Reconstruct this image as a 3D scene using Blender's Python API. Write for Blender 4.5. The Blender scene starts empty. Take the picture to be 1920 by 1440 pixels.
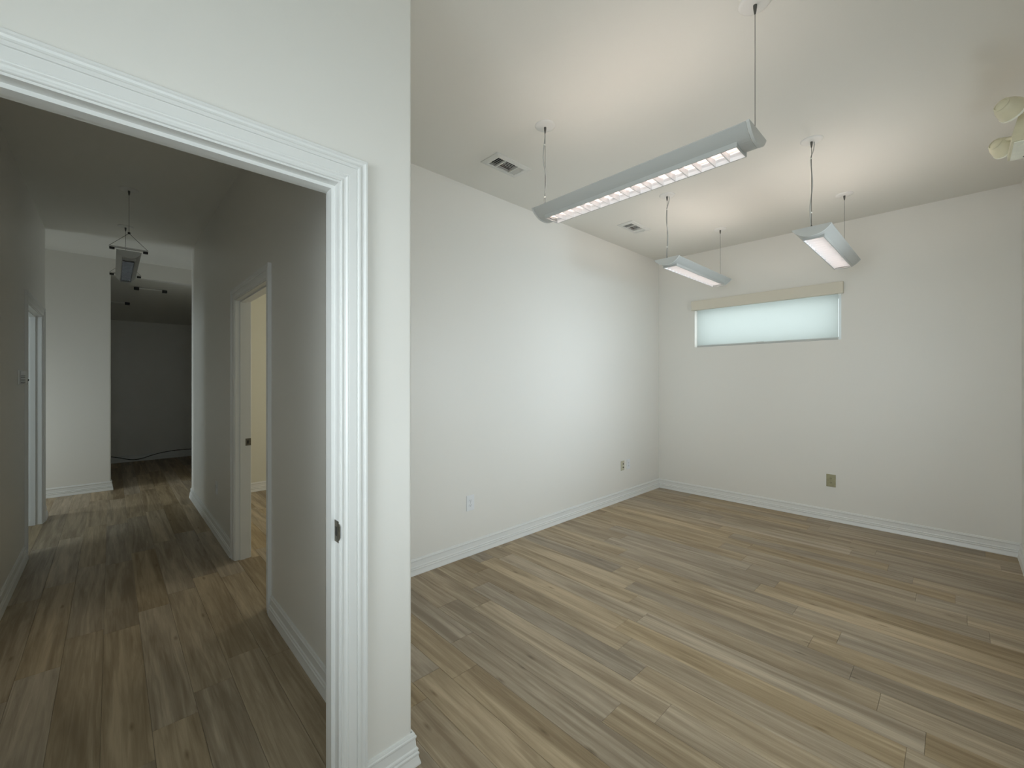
import bpy, bmesh, math, random
from mathutils import Vector, Matrix

random.seed(7)
C = bpy.context.scene.collection
scn = bpy.context.scene

# ------------------------------------------------------------------ camera
# world axes: x runs along the long wall of the room, y across it, z up; camera stands at the origin
CAM_H = 1.43
F_PX = 792.0
cam_d = bpy.data.cameras.new('camera')
cam_d.sensor_width = 36.0
cam_d.lens = 36.0 * F_PX / 1920.0
cam_d.shift_y = -7.0 / 1920.0
cam_d.clip_start = 0.02
cam = bpy.data.objects.new('camera', cam_d)
cam.location = (0, 0, CAM_H)
cam.rotation_euler = (math.radians(90), 0, math.radians(-43.52))
C.objects.link(cam)
scn.camera = cam

# ------------------------------------------------------------------ world, lights, exposure
w = bpy.data.worlds.new('overcast_sky')
scn.world = w
w.use_nodes = True
bg = w.node_tree.nodes['Background']
bg.inputs['Color'].default_value = (0.86, 0.97, 1.0, 1)
bg.inputs['Strength'].default_value = 1.3


def area(name, loc, direction, sx, sy, watts, col):
    d = bpy.data.lights.new(name, 'AREA')
    d.shape = 'RECTANGLE'
    d.size = sx
    d.size_y = sy
    d.energy = watts
    d.color = col
    o = bpy.data.objects.new(name, d)
    o.location = loc
    o.rotation_euler = Vector(direction).to_track_quat('-Z', 'Y').to_euler()
    C.objects.link(o)
    return o


XW = 5.325
DAY = (0.84, 0.94, 1.0)
o_ = area('daylight_right_window', (3.50, -0.50, 1.58), (0, 1, 0), 0.74, 1.08, 10.0, (0.76, 0.89, 1.0))     # behind the right window
o_.data.spread = math.radians(80)
area('sky_right_window', (3.50, -0.51, 1.58), (0, 1, 0), 0.74, 1.08, 6.0, DAY)
o_ = area('daylight_glazed_door', (1.95, -0.52, 0.74), (0, 1, 0), 0.52, 0.98, 4.2, (0.82, 0.93, 1.0))   # behind the glazed door
o_.data.spread = math.radians(85)
area('daylight_side_window', (0.0, -0.50, 1.55), (0, 1, 0), 1.3, 1.3, 9.5, (0.80, 0.93, 1.0))  # behind the side window
o_ = area('added_back_light', (-1.10, 0.40, 1.5), (1, 0.16, 0.0), 1.2, 1.2, 10, DAY)    # added lamp, brightens the window wall
o_.data.spread = math.radians(75)
area('daylight_high_window', (XW + 0.30, 1.535, 2.10), (-1, 0, 0), 1.45, 0.50, 3.9, (0.90, 0.98, 1.0))   # behind the shaded window
area('daylight_warm_room', (4.08, 4.6, 1.5), (-1, 0, 0), 1.3, 1.2, 24, (1.0, 0.96, 0.84))
area('daylight_office', (-2.98, 4.4, 1.5), (1, 0, 0), 1.3, 1.2, 27, (0.76, 0.92, 1.0))
o_ = area('daylight_cross_hall', (-2.98, 7.1, 0.82), (1, 0, 0), 0.58, 0.98, 13.5, (0.84, 0.95, 1.0))
o_.data.spread = math.radians(95)

scn.view_settings.view_transform = 'Standard'
scn.view_settings.look = 'None'
scn.view_settings.exposure = 0.14
scn.view_settings.gamma = 1.0
scn.view_settings.use_curve_mapping = False
scn.cycles.use_denoising = True
scn.cycles.use_adaptive_sampling = True
scn.cycles.adaptive_threshold = 0.06
scn.cycles.adaptive_min_samples = 16
scn.cycles.light_sampling_threshold = 0.03
scn.cycles.max_bounces = 6
scn.cycles.diffuse_bounces = 5
scn.cycles.glossy_bounces = 3
scn.cycles.sample_clamp_indirect = 6.0
scn.cycles.caustics_reflective = False
scn.cycles.caustics_refractive = False


# ------------------------------------------------------------------ materials
def mat(name, col, rough=0.5, metal=0.0, spec=0.5, bump=None, mottle=None):
    m = bpy.data.materials.new(name)
    m.use_nodes = True
    nt = m.node_tree
    b = nt.nodes['Principled BSDF']
    b.inputs['Base Color'].default_value = (*col, 1)
    b.inputs['Roughness'].default_value = rough
    b.inputs['Metallic'].default_value = metal
    b.inputs['Specular IOR Level'].default_value = spec
    tc = nt.nodes.new('ShaderNodeTexCoord')
    if bump:
        sc_, st, dist = bump
        n = nt.nodes.new('ShaderNodeTexNoise')
        n.inputs['Scale'].default_value = sc_
        n.inputs['Detail'].default_value = 1
        nt.links.new(tc.outputs['Object'], n.inputs['Vector'])
        bp = nt.nodes.new('ShaderNodeBump')
        bp.inputs['Strength'].default_value = st
        bp.inputs['Distance'].default_value = dist
        nt.links.new(n.outputs['Fac'], bp.inputs['Height'])
        nt.links.new(bp.outputs['Normal'], b.inputs['Normal'])
    if mottle:
        n2 = nt.nodes.new('ShaderNodeTexNoise')
        n2.inputs['Scale'].default_value = mottle[0]
        n2.inputs['Detail'].default_value = 1
        nt.links.new(tc.outputs['Object'], n2.inputs['Vector'])
        r = nt.nodes.new('ShaderNodeValToRGB')
        k = mottle[1]
        r.color_ramp.elements[0].position = 0.3
        r.color_ramp.elements[1].position = 0.7
        r.color_ramp.elements[0].color = (col[0] * (1 - k), col[1] * (1 - k), col[2] * (1 - k), 1)
        r.color_ramp.elements[1].color = (min(1, col[0] * (1 + k)), min(1, col[1] * (1 + k)), min(1, col[2] * (1 + k)), 1)
        nt.links.new(n2.outputs['Fac'], r.inputs['Fac'])
        nt.links.new(r.outputs['Color'], b.inputs['Base Color'])
    return m


def emit(name, col, strength):
    m = bpy.data.materials.new(name)
    m.use_nodes = True
    nt = m.node_tree
    nt.nodes.remove(nt.nodes['Principled BSDF'])
    e = nt.nodes.new('ShaderNodeEmission')
    e.inputs['Color'].default_value = (*col, 1)
    e.inputs['Strength'].default_value = strength
    nt.links.new(e.outputs[0], nt.nodes['Material Output'].inputs['Surface'])
    return m


def wood():
    m = bpy.data.materials.new('vinyl_plank_oak')
    m.use_nodes = True
    nt = m.node_tree
    N, L = nt.nodes, nt.links
    b = N['Principled BSDF']
    tc = N.new('ShaderNodeTexCoord')
    oi = N.new('ShaderNodeObjectInfo')
    mul = N.new('ShaderNodeVectorMath'); mul.operation = 'MULTIPLY'
    comb = N.new('ShaderNodeCombineXYZ')
    for i in range(3):
        L.new(oi.outputs['Random'], comb.inputs[i])
    L.new(comb.outputs[0], mul.inputs[0])
    mul.inputs[1].default_value = (37.0, 61.0, 19.0)
    add = N.new('ShaderNodeVectorMath'); add.operation = 'ADD'
    L.new(tc.outputs['Object'], add.inputs[0])
    L.new(mul.outputs[0], add.inputs[1])

    def noise(sx, sy, scale, det, rough, dist=0.0):
        mp = N.new('ShaderNodeMapping')
        mp.inputs['Scale'].default_value = (sx, sy, 1)
        L.new(add.outputs[0], mp.inputs['Vector'])
        n = N.new('ShaderNodeTexNoise')
        n.inputs['Scale'].default_value = scale
        n.inputs['Detail'].default_value = det
        n.inputs['Roughness'].default_value = rough
        n.inputs['Distortion'].default_value = dist
        L.new(mp.outputs[0], n.inputs['Vector'])
        return n

    broad = noise(12.0, 0.75, 1.0, 3.0, 0.55, 1.1)      # wide lighter and darker boards-in-board streaks
    mid = noise(38.0, 2.0, 1.0, 4.0, 0.62, 1.2)
    fine = noise(170.0, 6.0, 1.0, 3.0, 0.6, 0.4)
    ramp = N.new('ShaderNodeValToRGB')
    cr = ramp.color_ramp
    cr.elements[0].position = 0.30
    cr.elements[0].color = (0.235, 0.174, 0.106, 1)
    cr.elements[1].position = 0.72
    cr.elements[1].color = (0.475, 0.380, 0.258, 1)
    e = cr.elements.new(0.50)
    e.color = (0.340, 0.266, 0.173, 1)
    # sum of the streak layers
    def madd(a_out, k, b_out=None, c=0.0):
        q = N.new('ShaderNodeMath'); q.operation = 'MULTIPLY_ADD'
        L.new(a_out, q.inputs[0]); q.inputs[1].default_value = k
        if b_out is not None:
            L.new(b_out, q.inputs[2])
        else:
            q.inputs[2].default_value = c
        return q.outputs[0]
    s = madd(broad.outputs['Fac'], 0.95, None, -0.365)
    s = madd(mid.outputs['Fac'], 0.60, s)
    s = madd(fine.outputs['Fac'], 0.16, s)
    rs = N.new('ShaderNodeMath'); rs.operation = 'MULTIPLY_ADD'
    L.new(oi.outputs['Random'], rs.inputs[0]); rs.inputs[1].default_value = 0.11
    L.new(s, rs.inputs[2])
    off = N.new('ShaderNodeMath'); off.operation = 'ADD'
    L.new(rs.outputs[0], off.inputs[0]); off.inputs[1].default_value = -0.07
    L.new(off.outputs[0], ramp.inputs['Fac'])
    # knots: sparse stretched cells
    mpk = N.new('ShaderNodeMapping')
    mpk.inputs['Scale'].default_value = (7.0, 1.9, 1)
    L.new(add.outputs[0], mpk.inputs['Vector'])
    vk = N.new('ShaderNodeTexVoronoi')
    vk.inputs['Scale'].default_value = 1.0
    vk.voronoi_dimensions = '2D'
    L.new(mpk.outputs[0], vk.inputs['Vector'])
    rk = N.new('ShaderNodeValToRGB')
    rk.color_ramp.elements[0].position = 0.0
    rk.color_ramp.elements[0].color = (0.50, 0.45, 0.38, 1)
    rk.color_ramp.elements[1].position = 0.075
    rk.color_ramp.elements[1].color = (1, 1, 1, 1)
    # only some cells carry a knot
    L.new(vk.outputs['Distance'], rk.inputs['Fac'])
    gate = N.new('ShaderNodeMath'); gate.operation = 'GREATER_THAN'
    sep = N.new('ShaderNodeSeparateColor')
    L.new(vk.outputs['Color'], sep.inputs[0])
    L.new(sep.outputs[0], gate.inputs[0]); gate.inputs[1].default_value = 0.76
    mk = N.new('ShaderNodeMix'); mk.data_type = 'RGBA'; mk.blend_type = 'MULTIPLY'
    L.new(gate.outputs[0], mk.inputs['Factor'])
    L.new(ramp.outputs['Color'], mk.inputs['A'])
    L.new(rk.outputs['Color'], mk.inputs['B'])
    hv = N.new('ShaderNodeHueSaturation')
    L.new(mk.outputs['Result'], hv.inputs['Color'])
    vm = N.new('ShaderNodeMath'); vm.operation = 'MULTIPLY_ADD'
    L.new(oi.outputs['Random'], vm.inputs[0]); vm.inputs[1].default_value = 0.10; vm.inputs[2].default_value = 1.04
    L.new(vm.outputs[0], hv.inputs['Value'])
    sm = N.new('ShaderNodeMath'); sm.operation = 'MULTIPLY_ADD'
    frac = N.new('ShaderNodeMath'); frac.operation = 'FRACT'
    f10 = N.new('ShaderNodeMath'); f10.operation = 'MULTIPLY'
    L.new(oi.outputs['Random'], f10.inputs[0]); f10.inputs[1].default_value = 13.7
    L.new(f10.outputs[0], frac.inputs[0])
    L.new(frac.outputs[0], sm.inputs[0]); sm.inputs[1].default_value = 0.35; sm.inputs[2].default_value = 0.78
    L.new(sm.outputs[0], hv.inputs['Saturation'])
    L.new(hv.outputs['Color'], b.inputs['Base Color'])
    b.inputs['Roughness'].default_value = 0.46
    b.inputs['Specular IOR Level'].default_value = 0.4
    bp = N.new('ShaderNodeBump')
    bp.inputs['Strength'].default_value = 0.12
    bp.inputs['Distance'].default_value = 0.001
    L.new(fine.outputs['Fac'], bp.inputs['Height'])
    L.new(bp.outputs['Normal'], b.inputs['Normal'])
    return m


WALLC = (0.805, 0.785, 0.735)
M = {
    'wall': mat('wall_paint', WALLC, 0.42, spec=0.5, bump=(140, 0.10, 0.0015)),
    'ceil': mat('ceiling_paint', (0.78, 0.77, 0.72), 0.75, bump=(120, 0.10, 0.0015)),
    'warmwall': mat('beige_wall_paint', (0.72, 0.70, 0.59), 0.5, bump=(140, 0.10, 0.0015)),
    'trim': mat('white_trim_enamel', (0.78, 0.78, 0.755), 0.32, spec=0.5, bump=(60, 0.03, 0.001)),
    'wood': wood(),
    'subfloor': mat('subfloor', (0.30, 0.24, 0.175), 0.6, mottle=(6, 0.12)),
    'white_metal': mat('white_powder_coat', (0.47, 0.475, 0.455), 0.35, bump=(300, 0.03, 0.0005)),
    'cap': mat('pale_end_cap', (0.58, 0.59, 0.57), 0.4, bump=(300, 0.03, 0.0005)),
    'louver': mat('satin_louver', (0.86, 0.85, 0.85), 0.30, metal=0.0, bump=(200, 0.02, 0.0005)),
    'dark_louver': mat('specular_louver', (0.50, 0.50, 0.50), 0.16, metal=1.0, bump=(200, 0.02, 0.0005)),
    'canopy': mat('canopy_white', (0.78, 0.775, 0.745), 0.5, bump=(200, 0.02, 0.0005)),
    'steel': mat('steel_cable', (0.22, 0.22, 0.21), 0.35, metal=0.8, bump=(400, 0.1, 0.0005)),
    'gripper': mat('dark_gripper', (0.12, 0.12, 0.11), 0.4, metal=0.6, bump=(300, 0.05, 0.0005)),
    'cord': mat('grey_cord', (0.46, 0.46, 0.44), 0.5, bump=(300, 0.05, 0.0005)),
    'tie': mat('white_cable_tie', (0.85, 0.85, 0.8), 0.4, bump=(300, 0.05, 0.0005)),
    'vent': mat('register_enamel', (0.70, 0.70, 0.665), 0.45, bump=(200, 0.04, 0.0005)),
    'vent_dark': mat('register_blade', (0.40, 0.36, 0.33), 0.5, mottle=(30, 0.2)),
    'duct': mat('dark_duct', (0.035, 0.033, 0.03), 0.7, mottle=(12, 0.3)),
    'plate_white': mat('white_plate', (0.80, 0.81, 0.82), 0.3, bump=(200, 0.02, 0.0005)),
    'plate_tan': mat('tan_plate', (0.37, 0.345, 0.215), 0.4, mottle=(40, 0.08)),
    'plate_beige': mat('beige_plate', (0.56, 0.53, 0.40), 0.4, mottle=(40, 0.08)),
    'slot': mat('slot_dark', (0.03, 0.028, 0.022), 0.6, mottle=(90, 0.2)),
    'slot_grey': mat('slot_grey', (0.22, 0.22, 0.22), 0.5, mottle=(90, 0.2)),
    'slot_brown': mat('slot_brown', (0.10, 0.085, 0.04), 0.6, mottle=(90, 0.2)),
    'bronze': mat('aged_bronze', (0.16, 0.145, 0.11), 0.38, metal=0.75, mottle=(70, 0.25)),
    'yellow_plastic': mat('aged_plastic', (0.72, 0.68, 0.50), 0.4, mottle=(20, 0.06)),
    'cream_plastic_lit': mat('cream_plastic_lit', (0.90, 0.90, 0.78), 0.35, mottle=(20, 0.04)),  # light from below put into the colour, paler than the body
    'valance': mat('valance_fabric', (0.72, 0.675, 0.57), 0.8, bump=(500, 0.15, 0.0005)),
    'black': mat('black_clip', (0.02, 0.02, 0.018), 0.5, mottle=(60, 0.2)),
    'alu': mat('window_frame_white', (0.82, 0.85, 0.86), 0.35, bump=(200, 0.03, 0.0005)),
    'shade_bar': mat('shade_bar_grey', (0.55, 0.56, 0.54), 0.5, bump=(200, 0.03, 0.0005)),
    'tube': emit('lit_tube', (1.0, 0.85, 0.75), 14.5),
    'tube_off': mat('unlit_tube', (0.35, 0.36, 0.36), 0.2, bump=(200, 0.02, 0.0005)),
}


def glass():
    m = bpy.data.materials.new('thin_pane')
    m.use_nodes = True
    nt = m.node_tree
    nt.nodes.remove(nt.nodes['Principled BSDF'])
    t = nt.nodes.new('ShaderNodeBsdfTransparent')
    g = nt.nodes.new('ShaderNodeBsdfGlossy')
    g.inputs['Roughness'].default_value = 0.02
    x = nt.nodes.new('ShaderNodeMixShader')
    x.inputs[0].default_value = 0.06
    nt.links.new(t.outputs[0], x.inputs[1])
    nt.links.new(g.outputs[0], x.inputs[2])
    nt.links.new(x.outputs[0], nt.nodes['Material Output'].inputs['Surface'])
    return m


def shade_fabric():
    m = bpy.data.materials.new('roller_shade_fabric')
    m.use_nodes = True
    nt = m.node_tree
    nt.nodes.remove(nt.nodes['Principled BSDF'])
    t = nt.nodes.new('ShaderNodeBsdfTranslucent')
    d = nt.nodes.new('ShaderNodeBsdfDiffuse')
    tc = nt.nodes.new('ShaderNodeTexCoord')
    n = nt.nodes.new('ShaderNodeTexNoise')
    n.inputs['Scale'].default_value = 400
    nt.links.new(tc.outputs['Object'], n.inputs['Vector'])
    r = nt.nodes.new('ShaderNodeValToRGB')
    r.color_ramp.elements[0].color = (0.66, 0.69, 0.675, 1)
    r.color_ramp.elements[1].color = (0.72, 0.75, 0.735, 1)
    nt.links.new(n.outputs['Fac'], r.inputs['Fac'])
    nt.links.new(r.outputs['Color'], t.inputs['Color'])
    nt.links.new(r.outputs['Color'], d.inputs['Color'])
    x = nt.nodes.new('ShaderNodeMixShader')
    x.inputs[0].default_value = 0.80
    nt.links.new(d.outputs[0], x.inputs[1])
    nt.links.new(t.outputs[0], x.inputs[2])
    nt.links.new(x.outputs[0], nt.nodes['Material Output'].inputs['Surface'])
    return m


def added_diffuser():  # sheet added between tube and louver to dim the cells
    m = bpy.data.materials.new('added_opal_sheet')
    m.use_nodes = True
    nt = m.node_tree
    nt.nodes.remove(nt.nodes['Principled BSDF'])
    t = nt.nodes.new('ShaderNodeBsdfTranslucent')
    t.inputs['Color'].default_value = (0.98, 0.95, 0.95, 1)
    d = nt.nodes.new('ShaderNodeBsdfDiffuse')
    tc = nt.nodes.new('ShaderNodeTexCoord')
    n = nt.nodes.new('ShaderNodeTexNoise')
    n.inputs['Scale'].default_value = 60
    nt.links.new(tc.outputs['Object'], n.inputs['Vector'])
    r = nt.nodes.new('ShaderNodeValToRGB')
    r.color_ramp.elements[0].color = (0.80, 0.79, 0.79, 1)
    r.color_ramp.elements[1].color = (0.86, 0.85, 0.85, 1)
    nt.links.new(n.outputs['Fac'], r.inputs['Fac'])
    nt.links.new(r.outputs['Color'], d.inputs['Color'])
    x = nt.nodes.new('ShaderNodeMixShader')
    x.inputs[0].default_value = 0.50
    nt.links.new(d.outputs[0], x.inputs[1])
    nt.links.new(t.outputs[0], x.inputs[2])
    nt.links.new(x.outputs[0], nt.nodes['Material Output'].inputs['Surface'])
    return m


M['added_diffuser'] = added_diffuser()
M['glass'] = glass()
M['shade'] = shade_fabric()


# ------------------------------------------------------------------ mesh helpers
class MB:
    """collects simple solids; build() links them as one mesh object"""
    def __init__(self):
        self.v, self.f, self.smooth = [], [], set()

    def add(self, verts, faces, smooth=False):
        o = len(self.v)
        self.v += [tuple(p) for p in verts]
        for q in faces:
            if smooth:
                self.smooth.add(len(self.f))
            self.f.append([i + o for i in q])
        return self

    def box(self, x0, x1, y0, y1, z0, z1):
        v = [(x0, y0, z0), (x1, y0, z0), (x1, y1, z0), (x0, y1, z0),
             (x0, y0, z1), (x1, y0, z1), (x1, y1, z1), (x0, y1, z1)]
        f = [(0, 3, 2, 1), (4, 5, 6, 7), (0, 1, 5, 4), (1, 2, 6, 5), (2, 3, 7, 6), (3, 0, 4, 7)]
        return self.add(v, f)

    def bbox(self, x0, x1, y0, y1, z0, z1, bev=0.002, seg=2):
        bm = bmesh.new()
        bmesh.ops.create_cube(bm, size=1)
        for q in bm.verts:
            q.co = Vector(((x0 + x1) / 2 + q.co.x * (x1 - x0), (y0 + y1) / 2 + q.co.y * (y1 - y0), (z0 + z1) / 2 + q.co.z * (z1 - z0)))
        bmesh.ops.bevel(bm, geom=bm.edges[:], offset=bev, segments=seg, affect='EDGES', profile=0.5)
        bm.verts.index_update()
        self.add([q.co for q in bm.verts], [[q.index for q in f.verts] for f in bm.faces])
        bm.free()
        return self

    def prism(self, poly, h0, h1, mapper):
        n = len(poly)
        v = [mapper(p[0], p[1], h0) for p in poly] + [mapper(p[0], p[1], h1) for p in poly]
        f = [list(range(n))[::-1], list(range(n, 2 * n))]
        for i in range(n):
            j = (i + 1) % n
            f.append((i, j, j + n, i + n))
        return self.add(v, f)

    def tube(self, pts, r, n=8, cap=True):
        pts = [Vector(p) for p in pts]
        rings, prev = [], None
        for i, p in enumerate(pts):
            if i == 0:
                t = pts[1] - p
            elif i == len(pts) - 1:
                t = p - pts[i - 1]
            else:
                t = (pts[i + 1] - p).normalized() + (p - pts[i - 1]).normalized()
            t.normalize()
            if prev is None:
                a = Vector((1, 0, 0)) if abs(t.x) < 0.8 else Vector((0, 1, 0))
            else:
                a = prev
            u = (a - t * a.dot(t)).normalized()
            prev = u
            ww = t.cross(u)
            rr = r[i] if isinstance(r, (list, tuple)) else r
            rings.append([p + u * math.cos(2 * math.pi * k / n) * rr + ww * math.sin(2 * math.pi * k / n) * rr for k in range(n)])
        v = [q for ring in rings for q in ring]
        f = []
        for i in range(len(rings) - 1):
            for k in range(n):
                j = (k + 1) % n
                f.append((i * n + k, i * n + j, (i + 1) * n + j, (i + 1) * n + k))
        self.add(v, f, True)
        if cap:
            self.add(rings[0], [list(range(n))[::-1]])
            self.add(rings[-1], [list(range(n))])
        return self

    def lathe(self, prof, n=24, mtx=None, cap=True):
        mtx = mtx or Matrix()
        v, f = [], []
        for (r, z) in prof:
            for k in range(n):
                a = 2 * math.pi * k / n
                v.append(mtx @ Vector((r * math.cos(a), r * math.sin(a), z)))
        for i in range(len(prof) - 1):
            for k in range(n):
                j = (k + 1) % n
                f.append((i * n + k, i * n + j, (i + 1) * n + j, (i + 1) * n + k))
        self.add(v, f, True)
        if cap:
            if prof[0][0] > 1e-5:
                self.add(v[:n], [list(range(n))[::-1]])
            if prof[-1][0] > 1e-5:
                self.add(v[-n:], [list(range(n))])
        return self

    def mesh(self, name):
        me = bpy.data.meshes.new(name)
        me.from_pydata(self.v, [], self.f)
        bm = bmesh.new()
        bm.from_mesh(me)
        bmesh.ops.remove_doubles(bm, verts=bm.verts, dist=1e-6)
        bmesh.ops.recalc_face_normals(bm, faces=bm.faces)
        bm.to_mesh(me)
        bm.free()
        return me

    def build(self, name, m, parent=None, loc=(0, 0, 0), smooth=None):
        me = self.mesh(name)
        me.materials.append(M[m] if isinstance(m, str) else m)
        if smooth or (smooth is None and self.smooth):
            me.polygons.foreach_set('use_smooth', [True] * len(me.polygons))
            me.set_sharp_from_angle(angle=math.radians(38))
        return link(name, me, parent, loc)


def link(name, data, parent=None, loc=(0, 0, 0), rot=None):
    o = bpy.data.objects.new(name, data)
    C.objects.link(o)
    o.location = loc
    if rot is not None:
        o.rotation_euler = rot
    if parent is not None:
        o.parent = parent
    return o


def tag(o, label, cat=None, group=None, kind=None):
    o['label'] = label
    if cat:
        o['category'] = cat
    if group:
        o['group'] = group
    if kind:
        o['kind'] = kind
    return o


def struct(o, label):
    o['kind'] = 'structure'
    o['label'] = label
    return o


def empty(name, loc=(0, 0, 0), rz=0.0):
    o = bpy.data.objects.new(name, None)
    o.empty_display_size = 0.1
    o.location = loc
    o.rotation_euler = (0, 0, rz)
    C.objects.link(o)
    return o


def sweep(path, prof, mapper, closed=False):
    """returns one list of (verts, faces) per segment, mitred; prof = [(offset to the right, height)] open polyline, closed against the wall"""
    n = len(path)
    P = [Vector(p) for p in path]
    nor = []
    for i in range(n - 1):
        d = (P[i + 1] - P[i]).normalized()
        nor.append(Vector((d.y, -d.x)))
    mit = []
    for i in range(n):
        if i == 0:
            mit.append(nor[0])
        elif i == n - 1:
            mit.append(nor[-1])
        else:
            s = nor[i - 1] + nor[i]
            mit.append(s / s.dot(nor[i]))
    out = []
    k = len(prof)
    for i in range(n - 1):
        a = [mapper(*(P[i] + mit[i] * o), h) for o, h in prof]
        b = [mapper(*(P[i + 1] + mit[i + 1] * o), h) for o, h in prof]
        f = [(j, (j + 1) % k, (j + 1) % k + k, j + k) for j in range(k)]
        f += [list(range(k))[::-1], list(range(k, 2 * k))]
        out.append((a + b, f))
    return out


# ------------------------------------------------------------------ room dimensions (metres)
H = 3.02            # ceiling
YA = 2.752          # long blank wall
XB = 5.325          # window wall
YD = -0.36          # wall at the camera's right
YC0, YC1 = 1.40, 1.51     # wall with the hall doorway
HX0, HX1 = 0.715, 0.815   # wall between hall and rooms
HLX = -0.50         # left wall of the hall
XBACK = -0.95

XY = lambda x, y, h: (x, y, h)
XZ = lambda x, z, h: (x, h, z)      # prism in x-z, extruded along y
YZ = lambda y, z, h: (h, y, z)


def wall_with_holes(mb, u0, u1, holes, h0, h1, mapper, z1=H):
    """wall slab along u with rectangular holes (u0,u1,z0,z1)"""
    us = sorted({u0, u1, *[q for hh in holes for q in hh[:2]]})
    zs = sorted({0.0, z1, *[q for hh in holes for q in hh[2:]]})
    inside = lambda u, z: any(a < u < b and c < z < d for a, b, c, d in holes)
    nu, nz = len(us) - 1, len(zs) - 1
    solid = [[not inside((us[i] + us[i + 1]) / 2, (zs[j] + zs[j + 1]) / 2) for j in range(nz)] for i in range(nu)]
    for i in range(nu):
        for j in range(nz):
            if not solid[i][j]:
                continue
            a, b, c, d = us[i], us[i + 1], zs[j], zs[j + 1]
            for hh in (h0, h1):
                mb.add([mapper(a, c, hh), mapper(b, c, hh), mapper(b, d, hh), mapper(a, d, hh)], [(0, 1, 2, 3)])
            if i == 0 or not solid[i - 1][j]:
                mb.add([mapper(a, c, h0), mapper(a, d, h0), mapper(a, d, h1), mapper(a, c, h1)], [(0, 1, 2, 3)])
            if i == nu - 1 or not solid[i + 1][j]:
                mb.add([mapper(b, c, h0), mapper(b, d, h0), mapper(b, d, h1), mapper(b, c, h1)], [(0, 1, 2, 3)])
            if j == 0 or not solid[i][j - 1]:
                mb.add([mapper(a, c, h0), mapper(b, c, h0), mapper(b, c, h1), mapper(a, c, h1)], [(0, 1, 2, 3)])
            if j == nz - 1 or not solid[i][j + 1]:
                mb.add([mapper(a, d, h0), mapper(b, d, h0), mapper(b, d, h1), mapper(a, d, h1)], [(0, 1, 2, 3)])
    return mb


def round_edge(o, test, off=0.012):
    bm = bmesh.new()
    bm.from_mesh(o.data)
    es = [e for e in bm.edges if test(e.verts[0].co) and test(e.verts[1].co)]
    bmesh.ops.bevel(bm, geom=es, offset=off, segments=4, affect='EDGES', profile=0.5)
    bm.to_mesh(o.data)
    bm.free()


# ------------------------------------------------------------------ structure: walls
near = lambda a, b: abs(a - b) < 1e-4
o = wall_with_holes(MB(), HX1 - 0.001, XB + 0.12, [], YA, YA + 0.118, XZ).build('wall_left', 'wall')
struct(o, 'long blank white wall running to the far corner')

WIN = (0.80, 2.27, 1.842, 2.305)      # y0,y1,z0,z1 of the high window
o = wall_with_holes(MB(), YD - 0.12, YA, [WIN], XB, XB + 0.16, YZ).build('wall_window', 'wall')
struct(o, 'white far wall with the high narrow window')

WRIGHT = (3.10, 3.90, 1.00, 2.16)
DOORG = (1.52, 2.38, 0.0, 2.06)
WSIDE = (-0.70, 0.70, 0.85, 2.25)
o = wall_with_holes(MB(), XBACK - 0.12, XB, [WRIGHT, WSIDE, DOORG], YD - 0.12, YD, XZ).build('wall_right', 'wall')
struct(o, 'white wall at the right edge with its baseboard')

WBACK_ADDED = (-0.24, 1.04, 0.86, 2.14)  # opening added out of view for the light on the window wall
o = wall_with_holes(MB(), YD, YC0, [WBACK_ADDED], XBACK - 0.12, XBACK, YZ).build('wall_back', 'wall')
struct(o, 'white wall behind the viewpoint')

DJ0, DJ1, DZ = -0.377, 0.543, 2.08     # main doorway
o = wall_with_holes(MB(), XBACK - 0.12, HX1, [(DJ0 - 0.015, DJ1 + 0.015, 0, DZ + 0.015)], YC0, YC1, XZ).build('wall_door', 'wall')
round_edge(o, lambda c: near(c.x, HX1) and near(c.y, YC0))
struct(o, 'near white wall around the cased doorway to the hall')

RD0, RD1, RZ = 2.99, 3.93, 2.06        # doorway in the hall's right wall
o = wall_with_holes(MB(), YC1, 6.44, [(RD0 - 0.015, RD1 + 0.015, 0, RZ + 0.015)], HX0, HX1, YZ).build('wall_hall_right', 'wall')
round_edge(o, lambda c: near(c.x, HX0) and near(c.y, 6.44))
struct(o, 'right wall of the hall with a cased doorway')

LD0, LD1 = 5.21, 6.27
o = wall_with_holes(MB(), YC1, 6.58, [(LD0 - 0.015, LD1 + 0.015, 0, RZ + 0.015)], HLX - 0.12, HLX, YZ).build('wall_hall_left', 'wall')
round_edge(o, lambda c: near(c.x, HLX) and near(c.y, 6.58))
struct(o, 'left wall of the hall')

o = wall_with_holes(MB(), -3.0, 1.72, [(0.0, 1.6, 0, 2.81)], 7.60, 7.72, XZ).build('wall_hall_end', 'wall')
round_edge(o, lambda c: near(c.x, 0.0) and near(c.y, 7.60) and c.z < 2.82)
struct(o, 'pale wall at the end of the hall beside the dark opening')

o = MB().box(1.6, 1.72, 6.34, 7.60, 0, H).build('wall_hall_recess', 'wall')
struct(o, 'wall closing the recess right of the hall end')
o = MB().box(HX1, 4.12, 6.22, 6.34, 0, H).build('wall_side_room_back', 'warmwall')
struct(o, 'beige wall seen through the hall doorway')
o = wall_with_holes(MB(), YA + 0.118, 6.22, [(3.9, 5.3, 0.85, 2.15)], 4.0, 4.12, YZ).build('wall_side_room_window', 'warmwall')
struct(o, 'beige window wall of the side room')
o = MB().box(HX1, 4.0, YA + 0.1185, YA + 0.13, 0, H).build('wall_side_room_front', 'warmwall')
struct(o, 'beige front wall of the side room')
o = MB().box(HX1 + 0.0005, HX1 + 0.006, YA + 0.13, RD0 - 0.10, 0, H).box(HX1 + 0.0005, HX1 + 0.006, RD1 + 0.10, 6.22, 0, H).build('wall_side_room_left', 'warmwall')
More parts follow.
